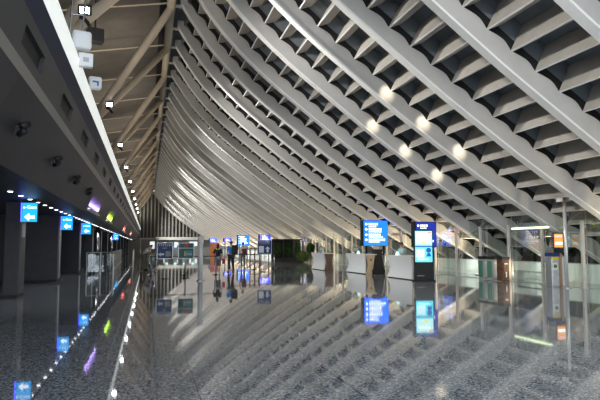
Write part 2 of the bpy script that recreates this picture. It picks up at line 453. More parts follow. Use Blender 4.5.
# ------------------------------------------------------------------ left side details
# piers under the soffit
piers = [(18.4, .37, .95), (26.2, 2.4, 1.0), (34.1, 2.6, 1.0), (41.9, 2.6, 1.0), (49.7, 2.6, 1.), (57.5, 2.6, 1.), (65.3, 2.6, 1.), (75, 2.6, 1.), (85, 2.6, 1.), (95, 2.6, 1.), (107, 2.6, 1.), (120, 2.6, 1.)]
ordn = ['', '', 'third', 'fourth', 'fifth', 'sixth', 'seventh']
for i, (z, w, d) in enumerate(piers):
    lab = ('narrow charcoal pier nearest on the left, with a paper notice on its side' if i == 0 else
           'wide black pier behind the narrow nearest one, right of the closest blue gate sign' if i == 1 else
           '%s charcoal pier from the left edge, standing under the dark soffit' % ordn[i] if i < 7 else
           'distant charcoal pier in the row under the dark soffit at the far left end')
    p = thing('pier', lab, 'pier', (-3.6, z, 0), 0, 'charcoal piers under the soffit')
    b = MB(); b.box((-w / 2, d / 2, 1.39), (w, d, 2.78), bev=.01); b.build('shaft', M['pier'], p)
    b = MB(); b.box((-w / 2, d / 2, .05), (w + .03, d + .03, .1)); b.build('skirting', M['black'], p)
    b = MB(); b.box((.012, d / 2, 1.45), (.02, .1 if i else .85, 2.6)); b.build('edge_trim', M['steel'] if i else M['slotpanel'], p)
    if i == 0:
        b = MB(); b.box((.03, .5, 1.95), (.012, .45, .38)); o = b.build('notice', M['paper'], p); o['label'] = 'pale paper notice'

# downlights
dl = thing('downlight', 'small round bright downlight set in the dark soffit', 'ceiling light', (-3.13, 14.9, 2.785), 0, 'row of downlights in the left soffit')
b = MB(); b.lathe([(.06, -.012), (.085, -.012), (.085, 0), (.06, 0)]); b.build('ring', M['chrome'], dl, smooth=False)
b = MB(); b.lathe([(.055, -.018), (.055, -.006)]); b.build('lens', M['down'], dl)
z = 14.9; n = 0
while z < ZEND - 4:
    if n: dup(dl, (-3.13, z, 2.785))
    if n % 3 == 1: light('SPOT', (-3.13, z, 2.74), (-3.13, z, 0), 60 if z < 50 else 90, (.9, .95, 1.), .08, 120)
    z += 1.2 * (1 if z < 50 else 1.6); n += 1

# blue gate signs hung from the soffit
def text_mesh(body, size, m, parent, loc, rot, name='lettering', align='CENTER'):
    cu = bpy.data.curves.new('t', 'FONT'); cu.body = body; cu.size = size; cu.extrude = .004; cu.align_x = align; cu.align_y = 'CENTER'
    o = bpy.data.objects.new('t', cu); COL.objects.link(o)
    dg = bpy.context.evaluated_depsgraph_get(); me = bpy.data.meshes.new_from_object(o.evaluated_get(dg))
    bpy.data.objects.remove(o); me.materials.clear(); me.materials.append(m)
    r = link(name, me, parent, loc); r.rotation_euler = rot; return r
def arrow(b, cx, y, cz, s, ang):
    """flat arrow in the x-z plane pointing by ang"""
    P = [(-.5, 0), (-.05, .42), (-.05, .16), (.5, .16), (.5, -.16), (-.05, -.16), (-.05, -.42)]
    ca, sa = math.cos(ang), math.sin(ang)
    b.prism([(cx + s * (px * ca - pz * sa), cz + s * (px * sa + pz * ca)) for px, pz in P], y - .006, y + .006)
gs = [(17.5, .38, .52), (25.4, .40, .55), (33.3, .44, .58), (64, .5, .62)]
gl = ['nearest hanging sky blue gate sign with white arrow, beside the first pier', 'second hanging sky blue gate sign with white arrow, from the left edge',
      'third hanging sky blue gate sign with white arrow, from the left edge', 'farthest small hanging sky blue gate sign, before the far left piers']
for i, (z, w, h) in enumerate(gs):
    g = thing('gate_sign', gl[i], 'sign', (-3.16, z, 2.43), .0, 'blue gate signs under the soffit')
    b = MB(); b.box((0, .05, 0), (w + .03, .1, h + .03), bev=.008); b.build('case', M['black'], g)
    b = MB(); b.box((0, -.006, 0), (w, .012, h)); b.build('lit_face', M['signcyan'], g)
    b = MB(); b.box((-w / 2 - .03, .06, 0), (.02, .10, h)); b.build('edge_glow', M['lampblue'], g)
    b = MB(); arrow(b, 0, -.016, -.13, .26, 0); b.build('arrow', M['signwhite'], g)
    text_mesh('e-Gate', .125, M['signwhite'], g, (0, -.018, .14), (PI / 2, 0, 0))
    b = MB(); b.tube((0, .05, h / 2), (0, .05, .42), .015); b.build('hanger', M['black'], g)

# small black projector lamps on the canted wall
sl = thing('wall_projector', 'small black twin projector lamp bracketed on the dark canted wall', 'lamp', (-2.04, 9.9, 3.31), 0, 'black projector lamps along the canted wall')
b = MB(); b.box((.03, 0, 0), (.06, .1, .16)); b.build('bracket', M['black'], sl)
b = MB(); b.tube((.06, .02, .08), (.17, .14, .13), .055); b.tube((.06, -.02, -.06), (.17, -.14, -.02), .05); b.build('lamp_head', M['black'], sl, smooth=True)
b = MB(); b.tube((.172, .142, .131), (.176, .146, .133), .042); b.build('lens', M['steel'], sl)
z = 9.9 + 3.65
while z < 22: dup(sl, (-2.04, z, 3.31)); z += 3.65

# coloured wall washers on the canted wall
for (z, wid, c, pw, nm) in ((25.6, 4.6, (.50, .32, 1.), 260, 'violet'), (35.8, 4.2, (.55, 1., .05), 420, 'lime green'), (58, 4.5, (1., .12, .1), 420, 'red'), (81, 5., (1., .22, .1), 480, 'orange red')):
    g = thing('wall_washer', 'slim bar lamp washing the canted wall with %s light' % nm, 'lamp', (-2.16, z, 2.88), 0)
    b = MB(); b.box((0, 0, 0), (.12, wid, .06)); b.build('housing', M['steel'], g)
    cm = mat('lit ' + nm, (.5, .5, .5), .4, 0, tuple(.5 + .5 * v for v in c), 4.)
    b = MB(); b.box((0, 0, .036), (.07, wid - .06, .012)); b.build('lens', cm, g)
    o = light('AREA', (-2.10, z, 2.93), None, pw * .9, c, .06, size_y=wid); o.rotation_euler = (0, PI - .25, 0); o.data.spread = math.radians(56)

# slim steel columns with wall-washed glow
for i, (z, x) in enumerate(((40.5, -3.15), (57, -3.2))):
    c = thing('steel_column', ('slim bright steel column left of the lime green light' if i == 0 else 'slim bright steel column under the lime green light'), 'column', (x, z, 0))
    b = MB(); b.tube((0, 0, .03), (0, 0, 2.78), .13, n=20); b.build('shaft', M['chrome'], c, smooth=True)
    b = MB(); b.tube((0, 0, 0), (0, 0, .04), .2, n=20); b.build('foot_plate', M['steel'], c)
    light('SPOT', (x + .1, z - .5, 2.75), (x, z, 0), 120, (.9, .95, 1.), .05, 70)

# railings / glass gates on the left
def rail(name, label, x0, z0, x1, z1, h=1.15, npost=4, group=None):
    L = math.hypot(x1 - x0, z1 - z0); ang = math.atan2(z1 - z0, x1 - x0)
    g = thing(name, label, 'barrier', (x0, z0, 0), ang, group)
    for i in range(npost):
        t = L * i / (npost - 1)
        b = MB(); b.tube((t, 0, 0), (t, 0, h), .03); b.tube((t, 0, 0), (t, 0, .02), .08); b.build('post', M['steel'], g, smooth=False)
        if i < npost - 1:
            s = L / (npost - 1)
            b = MB(); b.box((t + s / 2, 0, h / 2 + .02), (s - .12, .012, h - .2)); b.build('glass_pane', M['glass2'], g)
    b = MB(); b.tube((0, 0, h), (L, 0, h), .022); b.build('top_rail', M['steel'], g, smooth=False)
    return g
rail('glass_barrier', 'steel and glass barrier across the way between the third and fourth piers', -3.1, 33.2, -1.75, 33.6, 1.15, 3)
rail('glass_barrier', 'steel and glass barrier running away along the gates on the left', -1.95, 34.2, -2.35, 58, 1.15, 10)
rail('glass_barrier', 'long glass barrier at far left, nearer the middle of the hall', -.95, 42., -1.6, 78, 1.1, 10)
rail('glass_barrier', 'short slanting barrier right of the bending person', .55, 35.5, .1, 41, 1.0, 3)

# equipment boxes and floodlights above the white fascia
def antenna(label, z, s, m, tiltz, logo=False):
    g = thing('equipment_box', label, 'speaker', (-1.45, z, 5.72), tiltz)
    b = MB(); b.box((0, 0, .18 * s), (.42 * s, .28 * s, .42 * s), bev=.07 * s); b.build('case', M['white'], g, smooth=False)
    b = MB(); b.tube((-.1, .05, -.25), (-.1, .05, .1), .035); b.build('bracket', M['steel'], g)
    if logo:
        b = MB(); b.box((0, -.145 * s, .2 * s), (.2 * s, .01, .05 * s)); b.box((.07 * s, -.145 * s, .13 * s), (.05 * s, .01, .12 * s)); b.build('emblem', M['cblue'], g)
    return g
antenna('rounded white equipment box above the white fascia, upper of the two', 13.0, .95, M['white'], .25)
g = thing('small_sensor', 'small white square sensor just under the upper white equipment box', 'sensor', (-1.36, 13.05, 5.48), .2)
b = MB(); b.box((0, 0, 0), (.3, .16, .3), bev=.02); b.build('case', M['white'], g)
b = MB(); b.box((0, -.083, 0), (.12, .01, .1)); b.build('port', M['paper'], g)
antenna('rounded white box with blue emblem on the white fascia, lower of the two', 16.3, .82, M['white'], .3, True)
g = thing('black_loudspeaker', 'black square loudspeaker behind the upper white equipment box', 'speaker', (-2.08, 23., 9.5), .3)
b = MB(); b.box((0, 0, 0), (.6, .4, .55), bev=.03); b.build('case', M['black'], g)
b = MB(); b.tube((0, 0, .3), (0, 0, 3.95), .03); b.build('hanger', M['black'], g)
g = thing('lamp_ladder_frame', 'pale steel ladder-like frame hung below the topmost floodlight', 'frame', (-1.9, 15.2, 6.9), 0)
b = MB()
for dx in (-.15, .15): b.tube((dx, 0, -1.2), (dx + .15, 0, 1.3), .025)
for j in range(4): b.tube((-.15 - .09 + j * .1 , 0, -.9 + j * .65), (.15 - .09 + j * .1, 0, -.9 + j * .65), .02)
b.build('frame', M['chrome'], g)

fl = None
for i, z in enumerate(LAMPS):
    loc = (-2.0, z - .75, 8.77)
    if fl is None:
        fl = thing('floodlight', 'bright cool white floodlight fixed at the foot of a pipe V', 'floodlight', loc, 0, 'floodlights along the left edge of the roof')
        rot = Matrix.Rotation(.5, 3, 'X')
        b = MB(); b.box((0, 0, 0), (.40, .16, .32), rot, bev=.03); b.build('case', M['black'], fl)
        b = MB(); b.box((0, -.075, -.04), (.26, .03, .18), rot); b.build('lens', M['lampwhite'], fl)
        b = MB(); b.tube((-.02, .05, .1), (-.02, .0, .55), .03); b.build('bracket', M['black'], fl)
        b = MB()
        pts = [(-.35 + .5 * math.cos(t) , .25, -.55 + .45 * math.sin(t)) for t in [PI * .1 * q for q in range(1, 10)]]
        for a, c in zip(pts, pts[1:]): b.tube(a, c, .06, n=8)
        b.build('cable_loop', M['black'], fl)
    else: dup(fl, loc)

# ------------------------------------------------------------------ right: posts, mullions and panes
GX = 15.1
zs = [17.63 + 2.205 * n for n in range(-5, 22)]
bay0 = None
for i, z in enumerate(zs):
    if bay0 is None:
        bay0 = thing('partition_bay', 'bay of the glass partition: slim warm grey post and tall clear pane', 'glass partition', (GX, z, 0), 0, 'bays of the glass partition')
        b = MB(); b.box((-.06, 0, 1.19), (.11, .11, 2.38), bev=.01); po = b.build('post', M['post'], bay0)
        b = MB(); b.box((-.06, 0, .015), (.2, .2, .03)); b.build('foot_plate', M['steel'], po)
        b = MB(); b.box((-.06, 0, 2.39), (.12, .12, .03)); b.build('cap', M['steel'], po)
        b = MB(); b.box((.03, 0, 2.2), (.14, .05, .06)); b.build('clamp', M['steel'], po)
        b = MB(); b.box((.1, 1.10, 1.43), (.012, 2.16, 2.80)); b.build('glass_pane', M['glass'], bay0)
        b = MB(); b.box((.1, 0, 1.43), (.025, .025, 2.84)); b.build('mullion', M['steel'], bay0)
        b = MB(); b.box((.1, 1.10, 2.85), (.022, 2.2, .022)); b.build('top_channel', M['steel'], bay0)
        b = MB(); b.box((.1, 1.10, .01), (.04, 2.2, .02)); b.build('floor_channel', M['steel'], bay0)
    else: dup(bay0, (GX, z, 0))

# camera pole
g = thing('camera_pole', 'tall slim steel pole carrying security cameras, right beside the info terminal', 'pole', (14.5, 17.85, 0))
b = MB(); b.tube((0, 0, .02), (0, 0, 3.15), .06, n=16); b.build('shaft', M['lightsteel'], g, smooth=True)
b = MB(); b.tube((0, 0, 0), (0, 0, .03), .16, n=20); b.build('foot_plate', M['steel'], g)
b = MB(); b.box((0, 0, 3.13), (.5, .05, .04)); b.build('cross_arm', M['steel'], g)
for dx, dz in ((-.2, 3.12), (0., 3.36)):
    b = MB(); b.tube((dx, 0, dz - .04), (dx, 0, dz + .12), .11, n=16); o = b.build('dome_camera', M['white'], g, smooth=False)
    b = MB(); b.sphere((dx, -.01, dz - .06), .08); b.build('dome', M['black'], o, smooth=True)
b = MB(); b.box((.22, -.02, 3.2), (.14, .2, .1), bev=.01); b.build('box_camera', M['white'], g)

# info terminal
g = thing('info_terminal', 'silver self-service terminal with navy and yellow top under an orange screen', 'kiosk', (14.74, 18.7, 0), -.1)
b = MB(); b.box((-.16, 0, .56), (.3, .42, 1.12), bev=.015); b.build('cabinet', M['steel'], g)
b = MB(); b.box((-.14, 0, 1.18), (.34, .45, .14), bev=.01); b.build('top_hood', M['navyposter'], g)
b = MB(); b.box((-.17, -.215, 1.05), (.28, .012, .1)); b.build('yellow_band', M['yellow'], g)
b = MB(); b.box((-.17, -.215, .76), (.19, .012, .26)); o = b.build('sticker', M['white'], g)
b = MB(); b.tube((-.17, -.222, .76), (-.17, -.228, .76), .07, n=16); b.build('sticker_dot', M['hedge'], o)
b = MB(); b.box((.09, .02, .62), (.13, .36, 1.24), bev=.01); b.build('side_column', M['wood'], g)
b = MB(); b.box((.22, .02, .56), (.12, .34, 1.1), bev=.01); b.build('steel_side', M['steel'], g)
b = MB(); b.box((.12, -.02, 1.32), (.24, .3, .18), bev=.02); b.build('screen_mount', M['black'], g)
b = MB(); b.box((.1, -.02, 1.70), (.40, .06, .60), bev=.01); b.build('screen_case', M['navyposter'], g)
b = MB(); b.box((.1, -.056, 1.70), (.34, .012, .50)); o = b.build('screen', M['orangelit'], g)
b = MB(); b.box((.1, -.064, 1.60), (.28, .008, .09)); b.build('picture_band', M['signwhite'], o)
b = MB(); b.box((.1, -.066, 1.86), (.28, .006, .06)); b.build('caption', M['pinklit'], o)

# recycling bins behind the glass
bz = thing('recycling_bin', 'green fronted recycling bin, left of the three bins by the glass', 'bin', (14.7, 23.45, 0), 0, 'recycling bins by the glass')
def bin_at(root, fm, lm):
    b = MB(); b.box((0, 0, .47), (.34, .42, .9), bev=.02); b.build('case', M['binbrown' if fm == M['binbrown'] else 'bincase'], root)
    b = MB(); b.box((0, 0, .98), (.37, .45, .12), bev=.01); b.build('lid', M['black'], root)
    b = MB(); b.box((.01, -.215, .48), (.24, .012, .72)); b.build('front_label', fm, root)
    b = MB(); b.box((-.176, 0, .48), (.012, .34, .72)); o = b.build('side_label', lm, root)
    b = MB(); b.box((.01, -.224, .75), (.16, .006, .05)); b.box((.01, -.224, .30), (.05, .006, .22)); b.build('printed_marks', M['posterhead'], root)
bin_at(bz, M['greylabel'], M['green'])
bz = thing('recycling_bin', 'grey recycling bin with green label, middle of the three bins by the glass', 'bin', (14.7, 22.75, 0), 0, 'recycling bins by the glass'); bin_at(bz, M['greylabel'], M['green'])
bz = thing('recycling_bin', 'dark brown picture-fronted bin, nearest of the three bins by the glass', 'bin', (14.7, 22.0, 0), 0, 'recycling bins by the glass'); bin_at(bz, M['binbrown'], M['binbrown'])

# white low bench rail and lime tube light beyond the glass
g = thing('low_bench', 'low white bench rail lying behind the glass between two posts', 'bench', (16.4, 20.6, 0), PI / 2)
b = MB(); b.box((1.4, 0, .36), (3., .4, .07), bev=.02); b.build('seat', M['white'], g)
for t in (.15, 2.65):
    b = MB(); b.box((t, 0, .165), (.08, .32, .33)); b.build('leg', M['white'], g)
g = thing('tube_light', 'pale lime glowing tube light hung under the low ribs along the partition', 'light', (14.85, 19.2, 2.22), PI / 2)
b = MB(); b.tube((0, 0, 0), (2.3, 0, 0), .04); b.build('tube', M['lime'], g, smooth=True)
b = MB(); b.box((1.15, 0, .07), (2.35, .1, .04)); b.build('housing', M['olive'], g)
b = MB(); b.tube((.4, 0, .08), (.4, 0, .30), .012); b.build('hanger', M['steel'], g)
b = MB(); b.tube((1.9, 0, .08), (1.9, 0, .30), .012); b.build('hanger', M['steel'], g)

# linear luminaires catching on the purlins
def purlin_light(k, x):
    z = ribz(k)
    # find the arc length at x
    for i in range(200):
        s = TOT * i / 200
        if at(s).x >= x: break
    j = round((s - .73) / PITCH); s = .73 + PITCH * j
    p, d, n = frame(s); q = p + n * .52
    g = thing('batten_light', None, 'light', (q.x, z + .16, q.y), 0, 'slim batten lights under the purlins')
    b = MB(); b.box((0, -1.45, 0), (.03, 2.3, .03)); b.build('housing', M['white'], g)
    b = MB(); b.box((-.01, -1.45, -.02), (.02, 2.2, .012)); b.build('lens', M['warmlamp'], g)
    g['label'] = 'slim glowing batten light under a purlin, spotlighting the pale rib beside it'
    light('SPOT', (q.x - .25, z - .75, q.y + .0), (q.x - .2, z - .1, q.y - .16), 34, (1., .86, .64), .03, 62, 1.)
for k, x in ((-2, 8.26), (-2, 9.7), (-2, 11.2), (-1, 8.83), (-1, 10.3), (-1, 11.7)): purlin_light(k, x)

# ------------------------------------------------------------------ counters
def counter(label, x, z0, z1, endm, group='white check-in counters'):
    """front faces -x; plan: z0 near end, z1 far end; both ends waisted"""
    L = z1 - z0
    g = thing('service_counter', label, 'counter', (x, z0, 0), 0, group)
    def waist(t): return .16 * math.sin(PI * t)
    bm = bmesh.new(); rows = []
    for i in range(13):
        t = i / 12; zz = .04 + .98 * t; w = waist(t)
        fx = .10 * math.sin(PI * t)
        rows.append([bm.verts.new((fx, w, zz)), bm.verts.new((fx, L - w, zz)), bm.verts.new((fx + .06, L - w, zz)), bm.verts.new((fx + .06, w, zz))])
    for A, B in zip(rows, rows[1:]):
        for j in range(4): bm.faces.new((A[j], A[(j + 1) % 4], B[(j + 1) % 4], B[j]))
    bm.faces.new(rows[0]); bm.faces.new(rows[-1][::-1]); bmesh.ops.recalc_face_normals(bm, faces=bm.faces)
    me = bpy.data.meshes.new('front_panel'); bm.to_mesh(me); bm.free(); me.materials.append(M['counterwhite'])
    for p in me.polygons: p.use_smooth = False
    link('front_panel', me, g)
    # hourglass end panels
    for y0, m_ in ((.0, endm), (L - .06, endm)):
        P = []
        for i in range(13): t = i / 12; P.append((.07 + .12 * math.sin(PI * t), .0 + 1.02 * t))
        for i in range(12, -1, -1): t = i / 12; P.append((.66 - .10 * math.sin(PI * t), .0 + 1.02 * t))
        b = MB(); b.prism(P, y0, y0 + .06); o = b.build('end_panel', m_, g)
        if y0 == 0: b = MB(); b.tube((.37, -.006, .76), (.37, .0, .76), .06, n=16); b.build('emblem', M['brown'], o)
    b = MB(); b.box((.35, L / 2, 1.045), (.72, L + .04, .05), bev=.012); b.build('worktop', M['lintel'], g)
    b = MB(); b.box((.12, L / 2, .02), (.12, L - .1, .04)); b.build('plinth', M['black'], g)
    return g
counter('white waisted counter with dark brown end, farthest left of the three, beside the hedge', 10.45, 34.3, 37.0, M['brown'])
counter('white waisted counter with tan wooden end, below the big blue display', 11.25, 29.4, 32.4, M['lightwood'])
counter('nearest white waisted counter, partly hidden behind the black advertising kiosk', 11.25, 23.7, 26.4, M['lightwood'])
# things on the counters
def small_monitor(label, x, z, y, rz):
    g = thing('monitor', label, 'monitor', (x, z, y), rz)
    b = MB(); b.box((0, 0, .01), (.2, .16, .02)); b.tube((0, 0, .02), (0, 0, .12), .02); b.build('stand', M['black'], g)
    b = MB(); b.box((0, 0, .24), (.36, .03, .24), bev=.005); b.build('screen_case', M['black'], g)
    b = MB(); b.box((0, -.018, .24), (.32, .008, .20)); b.build('screen', M['greylabel'], g)
small_monitor('small monitor on the farthest left white counter', 10.65, 35.3, 1.07, .1)
small_monitor('small monitor on the counter with the tan wooden end', 11.45, 31.3, 1.07, .1)
for i, (x, z, wm) in enumerate(((10.6, 34.9, 'white'), (10.75, 35.9, 'greylabel'), (11.35, 30.6, 'palecyan'), (11.5, 31.9, 'white'), (11.45, 25.6, 'palecyan'))):
    b = MB(); b.prism([(-.07, 0), (.07, 0), (.0, .17)], -.11, .11)
    tag(b.build('table_sign', M[wm], loc=(x, z, 1.07)), ['white tent sign on the far left counter, nearer end', 'grey tent sign on the far left counter, farther end', 'pale blue tent sign on the middle counter, nearer end', 'white tent sign on the middle counter, farther end', 'pale blue tent sign on the nearest counter'][i], 'sign')

# suitcase-like black cabinet under the big display
g = thing('display_pedestal', 'black pedestal carrying the big blue display, between two white counters', 'pedestal', (12.05, 29.6, 0), 0)
b = MB(); b.box((0, 0, .12), (.75, .5, .24), bev=.03); b.build('base', M['black'], g)
b = MB(); b.prism([(-.33, .2), (.33, .2), (.2, 1.05), (.24, 1.32), (-.24, 1.32), (-.2, 1.05)], -.2, .2); b.build('body', M['black'], g)
b = MB(); b.box((-.37, 0, .55), (.04, .3, .7)); b.build('yellow_edge', M['yellow'], g)
b = MB(); b.tube((.42, 0, .1), (.36, 0, 1.), .05); b.build('steel_edge', M['steel'], g, smooth=True)

def rows_of_marks(parent, x0, x1, y, zs_, h, m, sizes=None, seed=1):
    """rows of small blocks standing for writing too small to read"""
    rnd = random.Random(seed)
    for r, zc in enumerate(zs_):
        b = MB(); x = x0; hh = h[r] if isinstance(h, (list, tuple)) else h
        end = x1[r] if isinstance(x1, (list, tuple)) else x1
        while x < end:
            w = hh * rnd.uniform(.6, 1.); q = w * rnd.uniform(.25, .5)
            b.box((x + w / 2, y, zc + hh * .32), (w, .006, hh * .2)); b.box((x + w / 2, y, zc - hh * .3), (w * .9, .006, hh * .2))
            b.box((x + w * .5, y, zc), (q, .006, hh * .9))
            x += w + hh * .22
        b.build('writing', m, parent)

def blue_display(label, x, z, w, h, zc, m, seed, foot=True, group='blue flight displays'):
    g = thing('blue_display', label, 'display', (x, z, 0), 0, group)
    b = MB(); b.box((-.05, .13, zc), (w + .16, .26, h + .06), bev=.01); b.build('case', M['black'], g)
    b = MB(); b.box((0, -.008, zc), (w, .016, h)); b.build('screen', m, g)
    r = [zc + h * .36, zc + h * .26, zc + h * .15, zc + h * .05, zc - h * .07, zc - h * .16, zc - h * .27, zc - h * .36]
    rows_of_marks(g, -w * .30, [w * .05, w * .02, w * .22, w * .24, w * .2, w * .30, w * .36, w * .16], -.02, r, [h * .09, h * .04] * 4, M['signwhite'], seed=seed)
    for i in range(0, 8, 2):
        b = MB(); b.tube((-w * .4, -.012, r[i]), (-w * .4, -.024, r[i]), h * .045, n=16); b.build('icon', M['signwhite'], g)
    if foot:
        for sx in (-.36, .36): b = MB(); b.box((w * sx, .13, zc / 2 - h / 4), (.1, .1, zc - h / 2)); b.build('leg', M['black'], g)
    return g
blue_display('big blue lit display with white writing, above the black pedestal', 13.08, 32.3, 1.5, 1.46, 2.26, M['screenblue'], 3)
blue_display('blue lit display right of the three standing travellers', 11.9, 74, 1.4, 1.3, 2.22, M['screenblue'], 5)
blue_display('deep blue lit display above the navy poster stand', 13.0, 65.4, 1.25, .68, 2.42, M['screendeep'], 6)
blue_display('small far blue display above the orange panels', 12.2, 112, 1.3, .7, 2.55, M['screenblue'], 7)
blue_display('small far blue display above the blue-shirted traveller', 10.7, 80, 1.0, .45, 2.3, M['screendeep'], 8)

g = blue_display('deep blue panel for a display reflected in the glass, behind the tall advertising kiosk', 12.45, 24.6, 1.0, 1.12, 2.03, M['mirrordisplay'], 4)  # solid panel added in place of a display's reflection in the glass
for nm_, x_, z_, y_ in (('small white board with red marks for a reflection above the far left counter', 10.9, 40, 2.27), ('small white board with red marks for a reflection between the big blue display and the kiosk', 13.5, 30.3, 2.15)):
    h_ = thing('reflection_board', nm_, 'sign', (x_, z_, y_))  # boards added in place of red and white reflections in the glass
    b = MB(); b.box((0, 0, 0), (.7, .05, .17), bev=.01); b.build('board', M['white'], h_)
    rows_of_marks(h_, -.3, .28, -.03, [.0], .09, M['red'], seed=21)
    b = MB(); b.tube((-.25, 0, .08), (-.25, 0, 1.3), .008); b.build('hanger', M['steel'], h_)
    b = MB(); b.tube((.25, 0, .08), (.25, 0, 1.3), .008); b.build('hanger', M['steel'], h_)

# advertising kiosk
g = thing('advertising_kiosk', 'tall black advertising kiosk with a bright cyan screen', 'kiosk', (11.42, 22.85, 0), -.16)
b = MB(); b.box((0, 0, .03), (.92, .42, .06), bev=.01); b.build('foot', M['black'], g)
b = MB(); b.box((0, 0, 1.13), (.82, .12, 2.14), bev=.01); b.build('case', M['black'], g)
b = MB(); b.box((0, -.064, 1.48), (.74, .01, 1.32)); sc = b.build('screen', M['cyan'], g)
b = MB(); b.box((0, -.073, 1.84), (.70, .006, .56)); b.build('upper_picture', M['palecyan'], sc)
b = MB(); b.box((0, -.074, 1.48), (.74, .006, .05)); b.build('dividing_band', M['navylit'], sc)
b = MB(); b.box((-.15, -.074, 1.19), (.36, .006, .38)); b.build('text_card', M['palecyan'], sc)
b = MB(); b.tube((.0, -.073, 1.64), (.0, -.08, 1.64), .07, n=16); b.box((.12, -.078, 1.62), (.1, .006, .06)); b.build('yellow_shape', M['yellowlit'], sc)
b = MB(); b.box((.25, -.08, 2.06), (.18, .006, .05)); b.build('red_caption', M['redlit'], sc)
b = MB(); b.tube((.21, -.073, 1.32), (.21, -.08, 1.32), .11, n=18); b.prism([(.1, 1.05), (.33, 1.05), (.28, 1.2), (.15, 1.2)], -.08, -.074); b.build('navy_shape', M['navylit'], sc)
rows_of_marks(sc, -.3, 0., -.08, [1.3, 1.22, 1.14], .05, M['pinklit'], seed=9)
rows_of_marks(sc, -.28, .2, -.08, [1.94, .93], .06, M['signwhite'], seed=10)
rows_of_marks(g, -.3, .0, -.063, [.24], .03, M['posterhead'], seed=11)

# ------------------------------------------------------------------ poster stands
def poster(label, x, z, kind, rz=0.):
    g = thing('poster_stand', label, 'sign', (x, z, 0), rz, 'poster stands')
    b = MB(); b.lathe([(.2, 0), (.2, .012), (.03, .03)]); b.build('foot', M['black'], g)
    b = MB(); b.tube((0, 0, .02), (0, 0, .96), .016); b.build('pole', M['steel'], g, smooth=False)
    b = MB(); b.box((0, -.02, 1.28), (.72, .03, .74), bev=.005); b.build('frame', M['steel'], g)
    y = -.04
    if kind == 'blue':
        b = MB(); b.box((0, y, 1.28), (.68, .01, .7)); b.build('sheet', M['navyposter'], g)
        rows_of_marks(g, -.28, .26, y - .008, [1.54], .09, M['posterhead'], seed=12)
        rows_of_marks(g, -.1, .08, y - .008, [1.4], .05, M['yellow'], seed=13)
        b = MB(); arrow(b, -.17, y - .008, 1.12, .26, 0); b.build('arrow', M['posterhead'], g)
        b = MB(); b.box((.15, y - .008, 1.14), (.24, .006, .24)); b.build('picture', M['olive'], g)
    elif kind == 'green':
        b = MB(); b.box((0, y, 1.28), (.68, .01, .7)); b.build('sheet', M['postergreen'], g)
        b = MB(); b.box((0, y - .007, 1.40), (.68, .006, .03)); b.build('rule', M['posterhead'], g)
        b = MB(); b.tube((.02, y - .006, 1.52), (.02, y - .014, 1.52), .09, n=18); b.build('red_mark', M['red'], g)
        b = MB(); b.box((.1, y - .008, 1.16), (.36, .006, .26)); b.build('picture', M['posterteal'], g)
        b = MB(); b.box((-.06, y - .014, 1.14), (.05, .006, .2)); b.build('orange_mark', M['yellow'], g)
        rows_of_marks(g, .0, .22, y - .014, [1.12], .07, M['posterhead'], seed=14)
    else:
        b = MB(); b.box((0, y, 1.28), (.68, .01, .7)); b.build('sheet', M['navyposter'], g)
        rows_of_marks(g, -.28, .26, y - .008, [1.55], .08, M['posterhead'], seed=15)
        rows_of_marks(g, -.26, .22, y - .008, [1.45], .04, M['yellow'], seed=16)
        b = MB(); b.box((-.16, y - .008, 1.17), (.24, .006, .34)); b.build('picture', M['posterhead'], g)
        b = MB(); arrow(b, .15, y - .008, 1.17, .3, -PI / 2); b.build('arrow', M['posterhead'], g)
poster('navy poster stand with a big white left arrow, left of the green one', .80, 27.6, 'blue')
poster('green poster stand with a red mark, right of the navy arrow poster', 1.78, 27.9, 'green')
poster('navy poster stand with picture and white up arrow, right of the travellers', 6.60, 33.4, 'navy')
g = [o for o in bpy.data.objects if o.get('label', '').startswith('navy poster stand with picture')][0]; g.scale = (1.18, 1.18, 1.12)

# pale illuminated pillar and belt barriers
g = thing('round_pillar', 'waist-slim pale metal round pillar right of the green poster', 'pillar', (2.25, 25.6, 0))
b = MB(); b.tube((0, 0, .03), (0, 0, 1.9), .1, n=24); b.build('shaft', M['white'], g, smooth=True)
b = MB(); b.lathe([(.17, 0), (.17, .03), (.11, .05)]); b.build('foot', M['steel'], g)
b = MB(); b.lathe([(.115, 1.6), (.125, 1.62), (.125, 1.9), (.1, 1.93)]); b.build('head', M['lintel'], g, smooth=False)
stan = thing('belt_stanchion', 'black belt stanchion standing in the queue line across the hall', 'stanchion', (.2, 30.2, 0), 0, 'belt stanchions across the hall')
b = MB(); b.lathe([(.17, 0), (.17, .015), (.03, .035)]); b.build('foot', M['black'], stan)
b = MB(); b.tube((0, 0, .03), (0, 0, .98), .028); b.build('pole', M['steel'], stan, smooth=True)
b = MB(); b.tube((0, 0, .92), (0, 0, 1.02), .04); b.build('belt_head', M['black'], stan, smooth=True)
SP_ = [(.2, 30.2), (1.9, 30.5), (3.5, 30.8), (5.2, 36.5), (6.6, 36.8), (8.0, 37.2)]
for p in SP_[1:]: dup(stan, (p[0], p[1], 0))
bl = ['black belt stretched behind the navy arrow poster', 'black belt stretched behind the green poster and pale pillar', None, 'black belt stretched behind the blue-shirted traveller', 'black belt stretched behind the navy up-arrow poster']
for i, (a, c) in enumerate(zip(SP_, SP_[1:])):
    if bl[i] is None: continue
    b = MB(); A = Vector((a[0], a[1], .97)); C = Vector((c[0], c[1], .97)); d = (C - A).normalized()
    b.tube(A + d * .05, C - d * .05, .022, n=6)
    tag(b.build('queue_belt', M['rope']), bl[i], 'belt')

